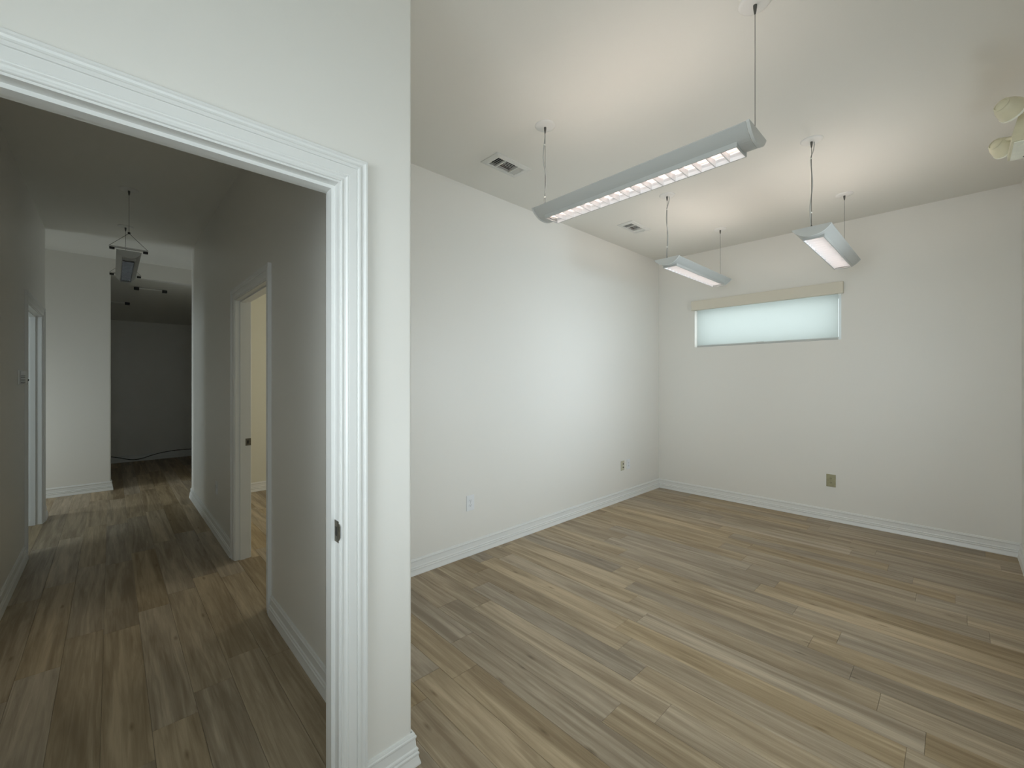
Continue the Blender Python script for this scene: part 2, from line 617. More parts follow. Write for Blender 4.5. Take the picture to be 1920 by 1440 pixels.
struct(o, 'beige left wall of the side room')
o = wall_with_holes(MB(), YC1, 7.60, [(3.75, 5.05, 0.9, 2.1), (6.78, 7.42, 0.30, 1.36)], -3.0, -2.9, YZ).build('wall_office_window', 'wall')
struct(o, 'far left window wall')
o = MB().box(-2.9, HLX - 0.12, 6.40, 6.58, 0, H).build('wall_office_back', 'wall')
struct(o, 'wall between office and cross hall')
o = MB().box(-3.0, -1.07, YC0, YC1, 0, H).build('wall_office_front', 'wall')
struct(o, 'front wall of the left office')
# unlit back room
o = MB().box(-1.5, 3.0, 10.0, 10.12, 0, 2.9).build('wall_dark_room_back', 'wall')
struct(o, 'back wall of the unlit room past the hall')
o = MB().box(-1.62, -1.5, 7.72, 10.12, 0, 2.9).build('wall_dark_room_left', 'wall')
struct(o, 'left wall of the unlit room')
o = MB().box(1.14, 1.26, 7.72, 10.0, 0, 2.9).build('wall_dark_room_right', 'wall')
struct(o, 'right wall of the unlit room')

# ------------------------------------------------------------------ ceilings (main one has the register holes)
VENTS = [(1.950, 2.296, 2.203, 2.388), (3.758, 4.124, 2.220, 2.400)]
holes = [(a + 0.045, b - 0.045, c + 0.035, d - 0.035) for a, b, c, d in VENTS]
cx = sorted({-3.0, XB + 0.16, *[q for hh in holes for q in hh[:2]]})
cy = sorted({YD - 0.12, 7.72, *[q for hh in holes for q in hh[2:]]})
mb = MB()
for i in range(len(cx) - 1):
    for j in range(len(cy) - 1):
        mx, my = (cx[i] + cx[i + 1]) / 2, (cy[j] + cy[j + 1]) / 2
        if any(a < mx < b and c < my < d for a, b, c, d in holes):
            continue
        mb.add([(cx[i], cy[j], H), (cx[i + 1], cy[j], H), (cx[i + 1], cy[j + 1], H), (cx[i], cy[j + 1], H)], [(0, 1, 2, 3)])
mb.box(-3.0, XB + 0.16, YD - 0.12, 7.72, H + 0.30, H + 0.36)
mb.box(-3.0, -2.95, YD - 0.12, 7.72, H, H + 0.30).box(XB + 0.11, XB + 0.16, YD - 0.12, 7.72, H, H + 0.30)
mb.box(-2.95, XB + 0.11, YD - 0.12, YD - 0.07, H, H + 0.30).box(-2.95, XB + 0.11, 7.67, 7.72, H, H + 0.30)
struct(mb.build('ceiling', 'ceil'), 'flat white ceiling')
mb = MB().prism([(7.72, 2.81), (10.12, 2.45), (10.12, 2.60), (7.72, 2.96)], -1.62, 3.0, YZ)
struct(mb.build('ceiling_dark_room', 'ceil'), 'sloping ceiling of the unlit back room')

# ------------------------------------------------------------------ floor: every plank is an object
floor = empty('floor')
struct(floor, 'grey brown wood plank floor running through room and hall')
sub = MB().box(-3.0, XB + 0.16, YD - 0.12, 10.12, -0.10, -0.004).build('subfloor', 'subfloor', floor)
PW, PL = 0.152, 1.22
plank_cache = {}


def plank_mesh(wd, ln):
    key = (round(wd, 4), round(ln, 4))
    if key in plank_cache:
        return plank_cache[key]
    g, t, c = 0.0005, 0.004, 0.0011
    x0, x1, y0, y1 = g, wd - g, g, ln - g
    v = [(x0, y0, -t), (x1, y0, -t), (x1, y1, -t), (x0, y1, -t),
         (x0, y0, -c * 0.6), (x1, y0, -c * 0.6), (x1, y1, -c * 0.6), (x0, y1, -c * 0.6),
         (x0 + c, y0 + c, 0), (x1 - c, y0 + c, 0), (x1 - c, y1 - c, 0), (x0 + c, y1 - c, 0)]
    f = [(8, 9, 10, 11)]
    for i in range(4):
        j = (i + 1) % 4
        f += [(i, j, j + 4, i + 4), (i + 4, j + 4, j + 8, i + 8)]
    me = bpy.data.meshes.new('plank')
    me.from_pydata(v, [], f)
    me.materials.append(M['wood'])
    plank_cache[key] = me
    return me


def lay(x0, x1, y0, y1, row_phase):
    link('plank', plank_mesh(x1 - x0, y1 - y0), floor, (x0, y0, 0))


row_x0 = 1.49 - 17 * PW
nrow = int(math.ceil((XB - row_x0) / PW))
steps = [0.0, 0.41, 0.83, 0.22, 0.62, 1.02, 0.33, 0.75, 0.12, 0.54, 0.95]
for r in range(nrow):
    xa, xb_ = row_x0 + r * PW, min(row_x0 + (r + 1) * PW, XB)
    if xb_ <= XBACK:
        continue
    xa = max(xa, XBACK)
    y_end = 10.0 if xb_ < 1.75 else YA
    y = YD - PL + steps[(r * 3 + 1) % len(steps)] + random.uniform(-0.05, 0.05)
    while y < y_end - 0.02:
        ya, yb = max(y, YD), min(y + PL, y_end)
        y += PL
        if yb - ya < 0.03:
            continue
        # strips left of the hall wall and hidden by walls are not laid as single planks
        if xb_ < HLX - 0.2 and ya > 1.3:
            continue
        lay(xa, xb_, ya, yb, r)
mb = MB()
mb.box(-3.0, -0.70, 1.5, 7.6, -0.004, -0.0005).box(1.75, 4.0, YA + 0.2, 6.3, -0.004, -0.0005).box(-1.5, row_x0 + 5 * PW - 0.3, 7.7, 10.0, -0.004, -0.0005)
mb.build('underlay', 'subfloor', floor)

# ------------------------------------------------------------------ baseboards
BB = [(0, 0), (0.024, 0), (0.024, 0.006), (0.020, 0.020), (0.0175, 0.032), (0.0175, 0.034), (0.0195, 0.037),
      (0.0195, 0.043), (0.0150, 0.047), (0.0150, 0.050), (0.0175, 0.054), (0.0165, 0.059), (0.0115, 0.063),
      (0.0095, 0.090), (0.0095, 0.094), (0.0120, 0.098), (0.0120, 0.104), (0.0085, 0.107), (0.0085, 0.109), (0.0065, 0.115), (0, 0.116)]


def baseboards(path, names):
    for (v, f), nm in zip(sweep(path, BB, XY), names):
        if nm is None:
            continue
        o = MB().add(v, f).build(nm[0], 'trim')
        struct(o, nm[1])


baseboards([(0.635, YC0), (HX1, YC0), (HX1, YA), (XB, YA), (XB, YD), (2.42, YD)],
           [('baseboard_door', 'white baseboard at the foot of the near doorway wall'),
            ('baseboard_jog', 'white baseboard around the wall end'),
            ('baseboard_left', 'white fluted baseboard along the blank wall'),
            ('baseboard_window', 'white fluted baseboard under the window wall'),
            ('baseboard_right', 'white baseboard at the right edge')])
baseboards([(1.48, YD), (XBACK, YD), (XBACK, YC0), (DJ0 - 0.10, YC0)],
           [('baseboard_right_near', 'white baseboard beyond the glazed door'), ('baseboard_back', 'white baseboard behind the viewpoint'), ('baseboard_door_far', 'white baseboard left of the near doorway')])
# hall right wall: room side is -x, so travel along -y (right of -y is -x)
baseboards([(HX0, RD0 - 0.105), (HX0, YC1)], [('baseboard_hall_right_near', 'baseboard on the near part of the right hall wall')])
baseboards([(HX1 + 0.3, 6.44), (HX0, 6.44), (HX0, RD1 + 0.10)],
           [('baseboard_hall_return', 'baseboard around the end of the right hall wall'),
            ('baseboard_hall_right_far', 'baseboard on the far part of the right hall wall')])
# hall left wall: room side +x, travel +y
baseboards([(HLX, YC1), (HLX, LD0 - 0.10)], [('baseboard_hall_left', 'baseboard along the left hall wall')])
baseboards([(HLX, LD1 + 0.10), (HLX, 6.58), (HLX - 0.6, 6.58)], [('baseboard_hall_stub', 'short baseboard beyond the left hall door'), ('baseboard_cross_hall', 'baseboard of the cross hall')])
# end wall: room side -y, travel +x
baseboards([(-2.5, 7.60), (0.0, 7.60), (0.0, 7.72)], [('baseboard_hall_end', 'baseboard along the wall at the hall end'), ('baseboard_hall_end_return', 'baseboard around the end wall corner')])
baseboards([(-1.5, 10.0), (1.14, 10.0)], [('baseboard_dark_room', 'baseboard in the unlit back room')])
baseboards([(HX1, 6.22), (4.0, 6.22)], [('baseboard_side_room', 'baseboard seen through the hall doorway')])

# ------------------------------------------------------------------ door trims
CAS = [(0.0, 0.0), (0.0, 0.007), (0.0015, 0.009), (0.0035, 0.009), (0.0040, 0.007), (0.0055, 0.0075), (0.0100, 0.0065), (0.0150, 0.0075),
       (0.0185, 0.0115), (0.0215, 0.0125), (0.0230, 0.0115), (0.0245, 0.0125), (0.0490, 0.0140), (0.0495, 0.0120), (0.0515, 0.0120),
       (0.0525, 0.0160), (0.0560, 0.0185), (0.0610, 0.0190), (0.0640, 0.0165), (0.0700, 0.0150), (0.0755, 0.0165), (0.0780, 0.0205),
       (0.0840, 0.0210), (0.0855, 0.0190), (0.0855, 0.0)]


def door_trim(name, label, u0, u1, ztop, h0, h1, mapper, stop_at, strike=None, sides=(1, 1)):
    """cased opening: u0..u1 clear width, wall faces at h0 and h1; mapper(u, z, h)"""
    root = empty(name)
    struct(root, label)
    rev = 0.006
    # casing path goes so that 'right' points away from the opening
    path = [(u1 + rev, 0.0), (u1 + rev, ztop + rev), (u0 - rev, ztop + rev), (u0 - rev, 0.0)]
    for face, sgn, on in ((h0, -1, sides[0]), (h1, 1, sides[1])):
        if not on:
            continue
        segs = sweep(path, CAS, lambda u, z, h, face=face, sgn=sgn: mapper(u, z, face + sgn * h))
        for v, f in segs:
            MB().add(v, f).build('casing', 'trim', root)
    e = 0.002
    for (a, b, c, d) in ((u0 - 0.0145, u0, 0, ztop + 0.0145), (u1, u1 + 0.0145, 0, ztop + 0.0145), (u0, u1, ztop, ztop + 0.0145)):
        MB().prism([(a, c), (b, c), (b, d), (a, d)], h0 - e, h1 + e, mapper).build('jamb', 'trim', root)
    s0, s1 = stop_at
    for (a, b, c, d) in ((u0, u0 + 0.011, 0, ztop), (u1 - 0.011, u1, 0, ztop), (u0 + 0.011, u1 - 0.011, ztop - 0.011, ztop)):
        MB().prism([(a, c), (b, c), (b, d), (a, d)], s0, s1, mapper).build('door_stop', 'trim', root)
    return root


t1 = door_trim('trim_1', 'large white moulded casing around the near hall doorway', DJ0, DJ1, DZ, YC0, YC1, XZ, (1.434, 1.470))
# strike plate on the right jamb, with a curved lip that wraps the jamb edge
sp = MB()
sp.prism([(1.3985, 0.895), (1.430, 0.895), (1.430, 0.965), (1.3985, 0.965)], DJ1 - 0.0016, DJ1 + 0.0004, YZ)
sp.prism([(1.392, 0.912), (1.3985, 0.902), (1.3985, 0.958), (1.392, 0.948)], DJ1 - 0.002, DJ1 + 0.002, YZ)
s_ = sp.build('strike_plate', 'bronze', t1)
s_['label'] = 'dark bronze strike plate'
MB().prism([(1.409, 0.915), (1.423, 0.915), (1.423, 0.945), (1.409, 0.945)], DJ1 - 0.0020, DJ1 - 0.0015, YZ).build('latch_hole', 'slot', s_)

t2 = door_trim('trim_2', 'white casing of the doorway in the right hall wall', RD0, RD1, RZ, HX0, HX1, YZ, (HX0 + 0.030, HX0 + 0.066))
s_ = MB().box(HX0 + 0.068, HX1 + 0.006, RD1 - 0.002, RD1 + 0.0005, 0.905, 0.962).build('strike_plate', 'bronze', t2)
s_['label'] = 'dark bronze strike plate'
MB().box(HX0 + 0.077, HX1 - 0.009, RD1 - 0.0026, RD1 - 0.0018, 0.920, 0.947).build('latch_hole', 'slot', s_)
t3 = door_trim('trim_3', 'bluish lit casing of the left hall doorway', LD0, LD1, RZ, HLX - 0.12, HLX, YZ, (HLX - 0.075, HLX - 0.040))

# ------------------------------------------------------------------ windows and the glass door
def window(name, label, u0, u1, z0, z1, h0, h1, mapper, bars=(), sill=None):
    root = empty(name)
    struct(root, label)
    fw = 0.035
    for (a, b, c, d) in ((u0, u1, z0, z0 + fw), (u0, u1, z1 - fw, z1), (u0, u0 + fw, z0 + fw, z1 - fw), (u1 - fw, u1, z0 + fw, z1 - fw)):
        MB().prism([(a, c), (b, c), (b, d), (a, d)], h0, h1, mapper).build('frame_member', 'alu', root)
    for ub in bars:
        MB().prism([(ub - 0.012, z0 + fw), (ub + 0.012, z0 + fw), (ub + 0.012, z1 - fw), (ub - 0.012, z1 - fw)], h0, h1, mapper).build('mullion', 'alu', root)
    hm = (h0 + h1) / 2
    MB().prism([(u0 + fw, z0 + fw), (u1 - fw, z0 + fw), (u1 - fw, z1 - fw), (u0 + fw, z1 - fw)], hm - 0.002, hm + 0.002, mapper).build('pane', 'glass', root)
    if sill:
        sill(root)
    return root


window('window_1', 'high narrow window behind the roller shade', WIN[0], WIN[1], WIN[2], WIN[3], XB + 0.10, XB + 0.14, YZ)
window('window_2', 'side window behind the viewpoint', *WSIDE, YD - 0.10, YD - 0.06, XZ, bars=(0.0,))
window('window_3', 'side room window', 3.9, 5.3, 0.85, 2.15, 4.05, 4.09, YZ, bars=(4.6,))
window('window_4', 'office window', 3.75, 5.05, 0.9, 2.1, -2.97, -2.93, YZ, bars=(4.4,))
window('window_5', 'cross hall window', 6.78, 7.42, 0.30, 1.36, -2.97, -2.93, YZ)
window('window_7_added', 'added unseen window behind the viewpoint', *WBACK_ADDED, XBACK - 0.10, XBACK - 0.06, YZ, bars=(0.4,))
dg = empty('door_1', (0, 0, 0))
struct(dg, 'glazed exterior door on the right wall')
LITE = (1.66, 2.24, 0.22, 1.26)
wall_with_holes(MB(), DOORG[0] + 0.005, DOORG[1] - 0.005, [LITE], YD - 0.10, YD - 0.056, XZ, 2.055).build('door_leaf', 'trim', dg)
MB().box(LITE[0], LITE[1], YD - 0.080, YD - 0.076, LITE[2], LITE[3]).build('pane', 'glass', dg)
MB().lathe([(0.012, 0), (0.012, 0.035), (0.026, 0.045), (0.026, 0.065), (0, 0.072)], 16, Matrix.Translation((1.59, YD - 0.056, 0.95)) @ Matrix.Rotation(math.radians(-90), 4, 'X')).build('knob', 'bronze', dg)
window('window_6', 'window on the right wall', *WRIGHT, YD - 0.10, YD - 0.06, XZ)

# ------------------------------------------------------------------ roller shade
sh = empty('roller_shade', (XB - 0.03, (WIN[0] + WIN[1]) / 2, WIN[2]))
tag(sh, 'backlit pale roller shade with beige valance covering the high window', 'roller shade')
hw = (WIN[1] - WIN[0]) / 2
MB().bbox(-0.024, 0.028, -hw - 0.022, hw + 0.022, 0.458, 0.575, 0.004).build('valance', 'valance', sh)
fab = MB().box(0.045, 0.0465, -hw + 0.026, hw - 0.026, 0.020, 0.50).build('shade_fabric', 'shade', sh)
bar = MB().bbox(0.038, 0.053, -hw + 0.026, hw - 0.026, 0.002, 0.022, 0.003).build('bottom_bar', 'shade_bar', sh)
MB().bbox(0.030, 0.037, -0.04, 0.04, 0.004, 0.026, 0.003).build('pull_clip', 'shade_bar', bar)

# ------------------------------------------------------------------ pendant fluorescent lights
HW, DEP = 0.108, 0.054
arc_z = lambda y: -DEP * (1 - (abs(y) / HW) ** 2.5)


def arc_pts(y0, y1, n, inset=0.0):
    pts = []
    for i in range(n + 1):
        y = y0 + (y1 - y0) * i / n
        pts.append((y, arc_z(y) + inset))
    return pts


LH = 0.605      # half length with caps
LV = 0.538      # half length of the louver opening


def shared_parts():
    P = {}
    mb = MB()
    for s in (-1, 1):
        outer = arc_pts(0.058 * s, HW * s, 8)
        inner = [(y * 0.985, z + 0.004) for y, z in outer][::-1]
        poly = outer + [(HW * s, 0.004), (HW * s - 0.005 * s, 0.004)] + inner
        mb.prism(poly, -LH + 0.014, LH - 0.014, YZ)
    for s in (-1, 1):       # closed belly beyond the louver
        outer = arc_pts(-0.058, 0.058, 8)
        inner = [(y, z + 0.004) for y, z in outer][::-1]
        x0, x1 = (LV, LH - 0.014) if s > 0 else (-LH + 0.014, -LV)
        mb.prism(outer + inner, x0, x1, YZ)
    P['housing'] = (mb.mesh('housing'), 'white_metal')
    cap = arc_pts(-HW - 0.0, HW, 24, -0.001)
    cap = [(y * 1.012, z) for y, z in cap] + [(HW * 1.012, 0.005), (-HW * 1.012, 0.005)]
    P['end_cap'] = (MB().prism(cap, 0, 0.012, YZ).mesh('end_cap'), 'cap')
    mb = MB()
    zb = -0.063
    for s in (-1, 1):
        y0, y1 = (0.0555, 0.0605) if s > 0 else (-0.0605, -0.0555)
        mb.box(-LV - 0.004, LV + 0.004, y0, y1, zb, -0.030)
        x0, x1 = (LV, LV + 0.004) if s > 0 else (-LV - 0.004, -LV)
        mb.box(x0, x1, -0.0555, 0.0555, zb, -0.034)
    P['louver_frame'] = (mb.mesh('louver_frame'), 'white_metal')
    # parabolic cross blade: thicker at the top
    P['louver_blade'] = (MB().prism([(-0.0019, zb + 0.0005), (0.0019, zb + 0.0005), (0.0022, zb + 0.014), (0.0042, zb + 0.030), (-0.0042, zb + 0.030), (-0.0022, zb + 0.014)],
                                    -0.0553, 0.0553, lambda a, b, h: (a, h, b)).mesh('louver_blade'), 'louver')
    mb = MB()
    for s in (-1, 1):
        pts = [(0.0550, zb + 0.001), (0.0520, zb + 0.016), (0.0440, zb + 0.030), (0.0340, zb + 0.040), (0.0345, zb + 0.041), (0.0446, zb + 0.031), (0.0528, zb + 0.016), (0.0554, zb + 0.001)]
        mb.prism([(y * s, z) for y, z in pts], -LV, LV, YZ)
    P['reflector'] = (mb.mesh('reflector'), 'louver')
    mb = MB()
    pts = [(-0.040 + 0.080 * i / 8, -0.034 - 0.0045 * math.cos(math.pi * (i / 8 - 0.5))) for i in range(9)]
    mb.prism(pts + [(y, z + 0.0012) for y, z in pts][::-1], -LV, LV, YZ)
    P['added_diffuser'] = (mb.mesh('added_diffuser'), 'added_diffuser')  # added sheet, holds back tube light from the louver
    P['tube_lamp'] = (MB().tube([(-0.565, 0, -0.019), (0.565, 0, -0.019)], 0.0125, 12).mesh('tube_lamp'), 'tube')
    P['lamp_holder'] = (MB().bbox(0, 0.022, -0.016, 0.016, -0.046, -0.002, 0.002).mesh('lamp_holder'), 'cap')
    P['canopy'] = (MB().lathe([(0.0, -0.011), (0.020, -0.011), (0.050, -0.008), (0.060, -0.005), (0.063, -0.001), (0.063, 0.0)], 32).mesh('canopy'), 'canopy')
    P['cable_gripper'] = (MB().lathe([(0.0, -0.048), (0.0035, -0.048), (0.0055, -0.036), (0.0075, -0.020), (0.0075, -0.010), (0.0, -0.010)], 12).mesh('cable_gripper'), 'gripper')
    P['cable_anchor'] = (MB().lathe([(0.0, -0.045), (0.006, -0.045), (0.006, 0.006), (0.003, 0.016), (0.0, 0.016)], 10).mesh('cable_anchor'), 'gripper')
    for me, m in P.values():
        me.materials.append(M[m])
    for k in ('tube_lamp', 'canopy', 'cable_gripper', 'cable_anchor'):
        P[k][0].polygons.foreach_set('use_smooth', [True] * len(P[k][0].polygons))
        P[k][0].set_sharp_from_angle(angle=math.radians(40))
    return P


PP = shared_parts()
NBL = 17


def pendant_body(root, tube_mesh=None, blade_mesh=None, slim=1.0):
    def g(n, loc=(0, 0, 0), rot=None, me=None, par=root):
        ob = link(n, me or PP[n][0], par, loc, rot)
        if par is root:
            ob.scale.y = slim
        return ob
    g('housing')
    g('end_cap', (LH - 0.012, 0, 0))
    g('end_cap', (-LH, 0, 0))
    lf = g('louver_frame')
    g('reflector', par=lf)
    if tube_mesh is None:
        g('added_diffuser', par=lf)
    for i in range(1, NBL):
        g('louver_blade', (-LV + 2 * LV * i / NBL, 0, 0), me=blade_mesh, par=lf)
    g('tube_lamp', me=tube_mesh)
    g('lamp_holder', (0.560, 0, 0))
    g('lamp_holder', (-0.582, 0, 0))


def wiggle(z0, z1, x, sx, sy, seed):
    rnd = random.Random(seed)
    pts = []
    n = 14
    for i in range(n + 1):
        t = i / n
        env = math.sin(math.pi * t)
        pts.append((x + sx * env * math.sin(2.2 * math.pi * t + seed), sy * env * math.sin(1.7 * math.pi * t + 0.6 * seed) + 0.004, z0 + (z1 - z0) * t))
    return pts


def pendant(label, cxy, rz, zrim, cord_end, seed):
    root = empty('pendant_light', (cxy[0], cxy[1], zrim), rz)
    tag(root, label, 'pendant light', 'suspended fluorescent pendants in the bright room')
    pendant_body(root)
    hc = H - zrim
    for s in (-1, 1):
        x = s * (LH - 0.012)
        cn = link('canopy', PP['canopy'][0], root, (x, 0, hc))
        link('cable_gripper', PP['cable_gripper'][0], cn)
        MB().tube([(x, 0, hc - 0.04), (x, 0, -0.02)], 0.0015, 6).build('suspension_cable', 'steel', root)
        link('cable_anchor', PP['cable_anchor'][0], root, (x, 0, 0))
    x = cord_end * (LH - 0.012)
    pts = [(x + 0.012, -0.012, hc - 0.010), (x + 0.014, -0.013, hc - 0.028), (x + 0.010, -0.010, hc - 0.06)]
    pts += wiggle(hc - 0.11, 0.02, x + 0.003, 0.012, 0.007, seed)
    pts += [(x - 0.004 * cord_end, 0.004, -0.015), (x - 0.03 * cord_end, 0.004, -0.030)]
    cd = MB().tube(pts, 0.0034, 8).build('power_cord', 'cord', root)
    for zt in (hc - 0.12, 0.10):
        MB().lathe([(0.0055, -0.004), (0.0065, 0), (0.0055, 0.004)], 10, Matrix.Translation((x + 0.002, 0.002, zt))).build('cable_tie', 'tie', cd)
    return root


pendant('long lit pendant light hanging nearest, in front of the blank wall', (1.967, 1.178), math.radians(90), 2.474, 1, 1)
pendant('lit pendant light in the far corner, above the left end of the shaded window', (4.06, 1.715), 0.0, 2.476, -1, 3)
pendant('pendant light above the right end of the shaded window', (3.96, 0.663), 0.0, 2.442, -1, 5)

# hall pendant (off), hung from V wires over crossbars
tube_off = PP['tube_lamp'][0].copy(); tube_off.materials.clear(); tube_off.materials.append(M['tube_off'])
blade_off = PP['louver_blade'][0].copy(); blade_off.materials.clear(); blade_off.materials.append(M['dark_louver'])
zr = 2.50
hp = empty('pendant_light', (0.11, 5.34, zr), math.radians(90))
tag(hp, 'unlit louvered pendant light hanging in the dark hall', 'pendant light')
pendant_body(hp, tube_off, blade_off, 0.72)
for s in (-1, 1):
    x = s * 0.585
    cb = MB().bbox(x - 0.008, x + 0.008, -0.122, 0.122, 0.020, 0.034, 0.002).build('crossbar', 'canopy', hp)
    for sy in (-1, 1):
        MB().bbox(x - 0.012, x + 0.012, sy * 0.104 - 0.016, sy * 0.104 + 0.016, 0.004, 0.021, 0.002).build('clip', 'black', cb)
        MB().tube([(x, sy * 0.118, 0.034), (x, 0, 0.155)], 0.0016, 6).build('v_wire', 'gripper', hp)
    MB().lathe([(0.0, -0.010), (0.009, -0.006), (0.009, 0.006), (0.0, 0.010)], 10, Matrix.Translation((x, 0, 0.157))).build('hub', 'black', hp)
    MB().tube([(x, 0, 0.16), (x, 0, H - zr - 0.03)], 0.0014, 6).build('suspension_cable', 'steel', hp)
    cn = link('canopy', PP['canopy'][0], hp, (x, 0, H - zr))
    link('cable_gripper', PP['cable_gripper'][0], cn)

# slim ceiling bars in the unlit room
def dark_bar(x, y, label):
    zc = 2.81 - (y - 7.72) * 0.15
    r = empty('ceiling_bar', (x, y, zc))
    tag(r, label, 'ceiling fitting', 'slim ceiling bars in the unlit back room')
    MB().bbox(-0.16, 0.16, -0.012, 0.012, -0.022, -0.0035, 0.002).build('channel', 'ceil', r)
    for s in (-1, 1):
        MB().bbox(s * 0.155 - 0.028, s * 0.155 + 0.028, -0.030, 0.030, -0.040, -0.0045, 0.003).build('end_clip', 'black', r)


dark_bar(0.42, 8.06, 'slim ceiling bar with dark end clips just past the hall header')
dark_bar(0.03, 8.86, 'farther ceiling bar half hidden behind the hall end wall')

# ------------------------------------------------------------------ ceiling registers
def register(x0, x1, y0, y1, label):
    r = empty('ceiling_register', ((x0 + x1) / 2, (y0 + y1) / 2, H))
    tag(r, label, 'air vent', 'ceiling air registers')
    a, b = (x1 - x0) / 2, (y1 - y0) / 2
    ia, ib = a - 0.046, b - 0.036
    # sloped flange
    ring = lambda ax, by, z: [(-ax, -by, z), (ax, -by, z), (ax, by, z), (-ax, by, z)]
    v = ring(a, b, -0.0005) + ring(a - 0.002, b - 0.002, -0.005) + ring(ia + 0.012, ib + 0.012, -0.011) + ring(ia, ib, -0.011) + ring(ia, ib, 0.012)
    f = []
    for q in range(4):
        for i in range(4):
            j = (i + 1) % 4
            f.append((q * 4 + i, q * 4 + j, q * 4 + 4 + j, q * 4 + 4 + i))
    MB().add(v, f).build('flange', 'vent', r)
    # duct above
    mb = MB()
    v = ring(ia + 0.002, ib + 0.002, 0.0125) + ring(ia + 0.002, ib + 0.002, 0.24)
    mb.add(v, [(0, 1, 5, 4), (1, 2, 6, 5), (2, 3, 7, 6), (3, 0, 4, 7), (4, 5, 6, 7)])
    mb.build('duct', 'duct', r)
    # dividers
    d1, d2 = -ia + 2 * ia * 0.285, -ia + 2 * ia * 0.78
    for d in (d1, d2):
        MB().box(d - 0.004, d + 0.004, -ib, ib, -0.011, 0.008).build('divider', 'vent', r)

    def blade(cx_, cy_, along, ln, tilt, wdt=0.017, m='vent'):
        mb2 = MB().box(-ln / 2, ln / 2, -wdt / 2, wdt / 2, -0.0006, 0.0006)
        o2 = mb2.build('blade', m, r, (cx_, cy_, -0.003))
        o2.rotation_euler = (tilt, 0, 0 if along == 'x' else math.radians(90))
    n1 = 4
    for i in range(n1):      # bank at the near end, blades across
        blade(-ia + (d1 + ia) * (i + 0.35) / n1, 0, 'y', 2 * ib, math.radians(-54), 0.012)
    n2 = 7
    for i in range(n2):      # middle bank, blades lengthwise
        blade((d1 + d2) / 2, -ib + 2 * ib * (i + 0.5) / n2, 'x', d2 - d1 - 0.008, math.radians(14), 0.0068, 'vent_dark' if i > 3 else 'vent')
    for i in range(4):       # far bank turned the other way
        blade(d2 + (ia - d2) * (i + 0.5) / 4, 0, 'y', 2 * ib, math.radians(40), 0.016)
    lv = MB().tube([(ia * 0.93, -ib * 0.8, -0.011), (ia * 0.93, -ib * 0.8, -0.020), (ia * 0.86, -ib * 0.8, -0.026)], 0.002, 6).build('damper_lever', 'vent', r)
    return r


register(*VENTS[0], 'ceiling air register nearest, left of the long pendant light')
register(*VENTS[1], 'smaller looking ceiling air register toward the far corner')


# ------------------------------------------------------------------ wall plates
def outlet(label, loc, rz, w_, h_, m, slot_m, name='wall_outlet'):
    r = empty(name, loc, rz)      # local -y is the outward direction
    tag(r, label, 'outlet')
    MB().bbox(-w_ / 2, w_ / 2, -0.006, 0.0, -h_ / 2, h_ / 2, 0.0022).build('plate', m, r)
    for s in (-1, 1):
        prof = []
        for k in range(16):
            a = 2 * math.pi * k / 16
            prof.append((max(-0.0165, min(0.0165, 0.019 * math.cos(a))), s * 0.0195 + max(-0.0130, min(0.0130, 0.0165 * math.sin(a)))))
        rc = MB().prism(prof, -0.0085, -0.0055, XZ).build('receptacle', m, r)
        z = s * 0.0195
        MB().box(-0.0078, -0.0050, -0.0090, -0.0084, z - 0.001, z + 0.008).box(0.0050, 0.0074, -0.0090, -0.0084, z, z + 0.0075).lathe(
            [(0.003, -0.0003), (0.003, 0.0003)], 8, Matrix.Translation((0, -0.0087, z - 0.006)) @ Matrix.Rotation(math.radians(90), 4, 'X')).build('slots', slot_m, rc, smooth=False)
    MB().lathe([(0.0028, -0.0005), (0.0028, 0.0005)], 10, Matrix.Translation((0, -0.0064, 0)) @ Matrix.Rotation(math.radians(90), 4, 'X')).build('screw', slot_m, r, smooth=False)
    return r


outlet('white electrical outlet on the blank wall below the nearest pendant light', (2.139, YA, 0.424), 0, 0.080, 0.124, 'plate_white', 'slot_grey')
outlet('white electrical outlet on the blank wall near the far corner', (4.562, YA, 0.412), 0, 0.072, 0.117, 'plate_white', 'slot_grey')
outlet('tan electrical outlet on the window wall', (XB, 0.883, 0.408), math.radians(-90), 0.078, 0.126, 'plate_tan', 'slot_brown')
outlet('white electrical outlet low on the right hall wall', (HX0, 4.74, 0.43), math.radians(-90), 0.072, 0.117, 'plate_white', 'slot_grey')
jk = empty('jack_plate', (4.432, YA, 0.410))
tag(jk, 'beige jack plate beside the white outlet near the far corner', 'jack plate')
MB().bbox(-0.035, 0.035, -0.006, 0, -0.057, 0.057, 0.0022).build('plate', 'plate_beige', jk)
MB().bbox(0.000, 0.018, -0.0085, -0.0055, 0.012, 0.028, 0.001).build('port', 'slot', jk)
MB().lathe([(0.009, 0), (0.009, 0.004), (0.004, 0.006), (0.004, 0.012), (0, 0.012)], 12, Matrix.Translation((0.006, -0.006, -0.020)) @ Matrix.Rotation(math.radians(90), 4, 'X')).build('coaxial_jack', 'bronze', jk)
for z in (-0.045, 0.045):
    MB().lathe([(0.003, 0), (0.003, 0.0012), (0, 0.0015)], 10, Matrix.Translation((0, -0.006, z)) @ Matrix.Rotation(math.radians(90), 4, 'X')).build('screw', 'bronze', jk)

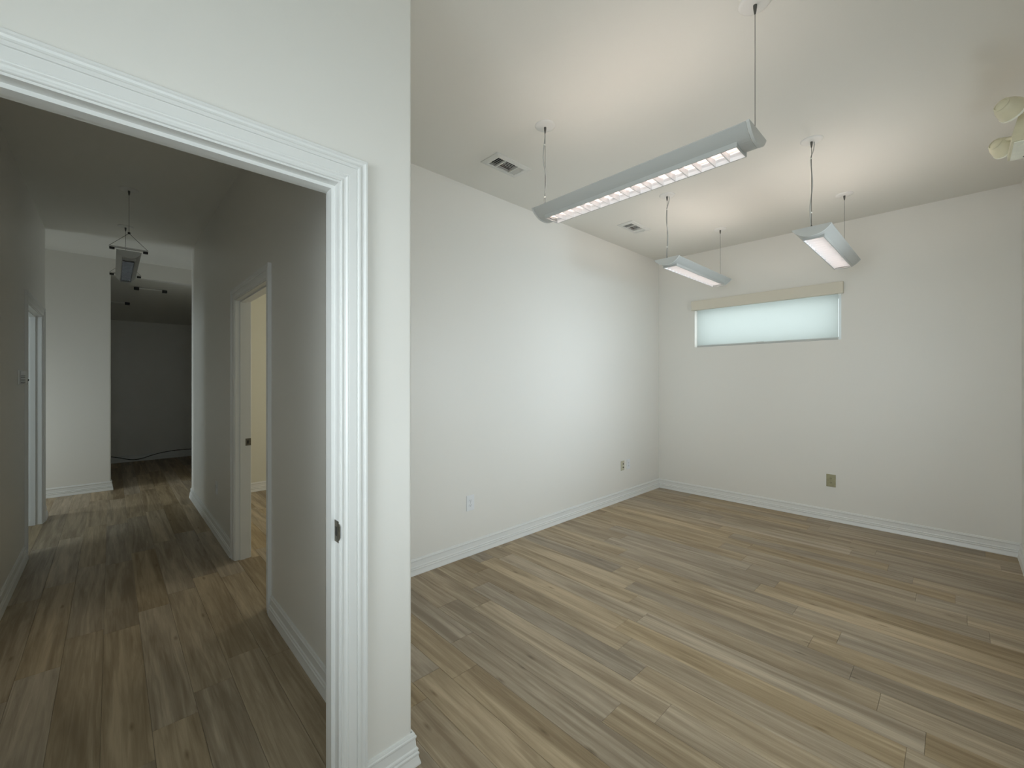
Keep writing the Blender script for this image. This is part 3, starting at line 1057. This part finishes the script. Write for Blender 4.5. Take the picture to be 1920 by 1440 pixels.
# thermostat on the left hall wall
th = empty('thermostat', (HLX, 4.86, 1.452))
tag(th, 'white wall thermostat on the left hall wall beside the door', 'thermostat')
MB().bbox(0.0, 0.010, -0.075, 0.075, -0.056, 0.056, 0.003).build('back_plate', 'plate_white', th)
MB().bbox(0.010, 0.040, -0.060, 0.060, -0.048, 0.048, 0.005).build('cover', 'plate_white', th)
for i in range(5):
    MB().box(0.014, 0.036, -0.0612, -0.0598, -0.040 + i * 0.012, -0.036 + i * 0.012).build('vent_slot', 'slot', th)
MB().lathe([(0.006, 0), (0.006, 0.006), (0, 0.007)], 10, Matrix.Translation((0.040, 0.035, -0.02)) @ Matrix.Rotation(math.radians(90), 4, 'Y')).build('knob', 'slot', th)

# loose cable along the dark room wall
pts = []
for i in range(31):
    t = i / 30
    x = -0.25 + 1.36 * t
    z = 0.125 + 0.055 * (t - 0.75) * 0 - 0.085 * math.exp(-((t - 0.40) / 0.17) ** 2) + 0.012 * math.sin(9 * t)
    pts.append((x, 9.955 + 0.008 * math.sin(7 * t), max(0.012, z)))
tag(MB().tube(pts, 0.006, 8).build('loose_cable', 'black'), 'dark cable sagging along the baseboard of the unlit room', 'cable')

# ------------------------------------------------------------------ emergency light on the right wall
em = empty('emergency_light', (3.385, YD, 2.615))
tag(em, 'aged cream twin-head emergency light high at the right edge', 'emergency light')
bd = MB()
bd.prism([(0.0, 0.0), (0.172, 0.0), (0.172, 0.030), (0.150, 0.125), (0.0, 0.140)], -0.135, 0.135, YZ)
body = bd.build('body', 'yellow_plastic', em)
cv = MB().bbox(-0.128, 0.128, 0.012, 0.164, -0.006, 0.0005, 0.002).build('bottom_cover', 'cream_plastic_lit', em)  # underside brightness is in the paler colour
for (a, b) in ((-0.108, -0.094), (0.094, 0.108)):
    MB().box(a, b, 0.075, 0.120, -0.0072, -0.0058).build('slot', 'slot_grey', cv)
pan = MB().bbox(-0.085, 0.085, 0.030, 0.150, -0.0085, -0.0055, 0.001).build('panel', 'cream_plastic_lit', cv)
for s in (-1, 1):
    hx, hy, hz = s * 0.245, 0.185, 0.125
    arm = MB().tube([(s * 0.130, 0.10, 0.10), (s * 0.165, 0.13, 0.125), (s * 0.20, 0.165, 0.145), (hx, hy, hz + 0.02)], 0.011, 10).build('arm', 'yellow_plastic', em)
    q = Vector((0.75, -0.62, -0.36)).to_track_quat('Z', 'Y').to_matrix().to_4x4()
    mtx = Matrix.Translation((hx, hy, hz)) @ q
    hd = MB().lathe([(0.0, -0.052), (0.018, -0.050), (0.034, -0.040), (0.044, -0.022), (0.050, 0.0), (0.053, 0.020), (0.053, 0.026), (0.049, 0.026), (0.046, 0.010)], 28, mtx, cap=False).build('lamp_head', 'yellow_plastic', em)
    MB().lathe([(0.024, -0.0475), (0.030, -0.0440), (0.031, -0.0465), (0.025, -0.0500), (0.024, -0.0475)], 24, mtx, cap=False).build('ring', 'yellow_plastic', hd)
    MB().lathe([(0.0, 0.016), (0.048, 0.016), (0.048, 0.020), (0.0, 0.022)], 24, mtx).build('lens', 'cream_plastic_lit', hd)
    MB().lathe([(0.0505, 0.019), (0.0555, 0.019), (0.0555, 0.028), (0.0505, 0.028), (0.0505, 0.019)], 28, mtx, cap=False).build('rim', 'cream_plastic_lit', hd)  # lit edge of the head painted by the paler plastic
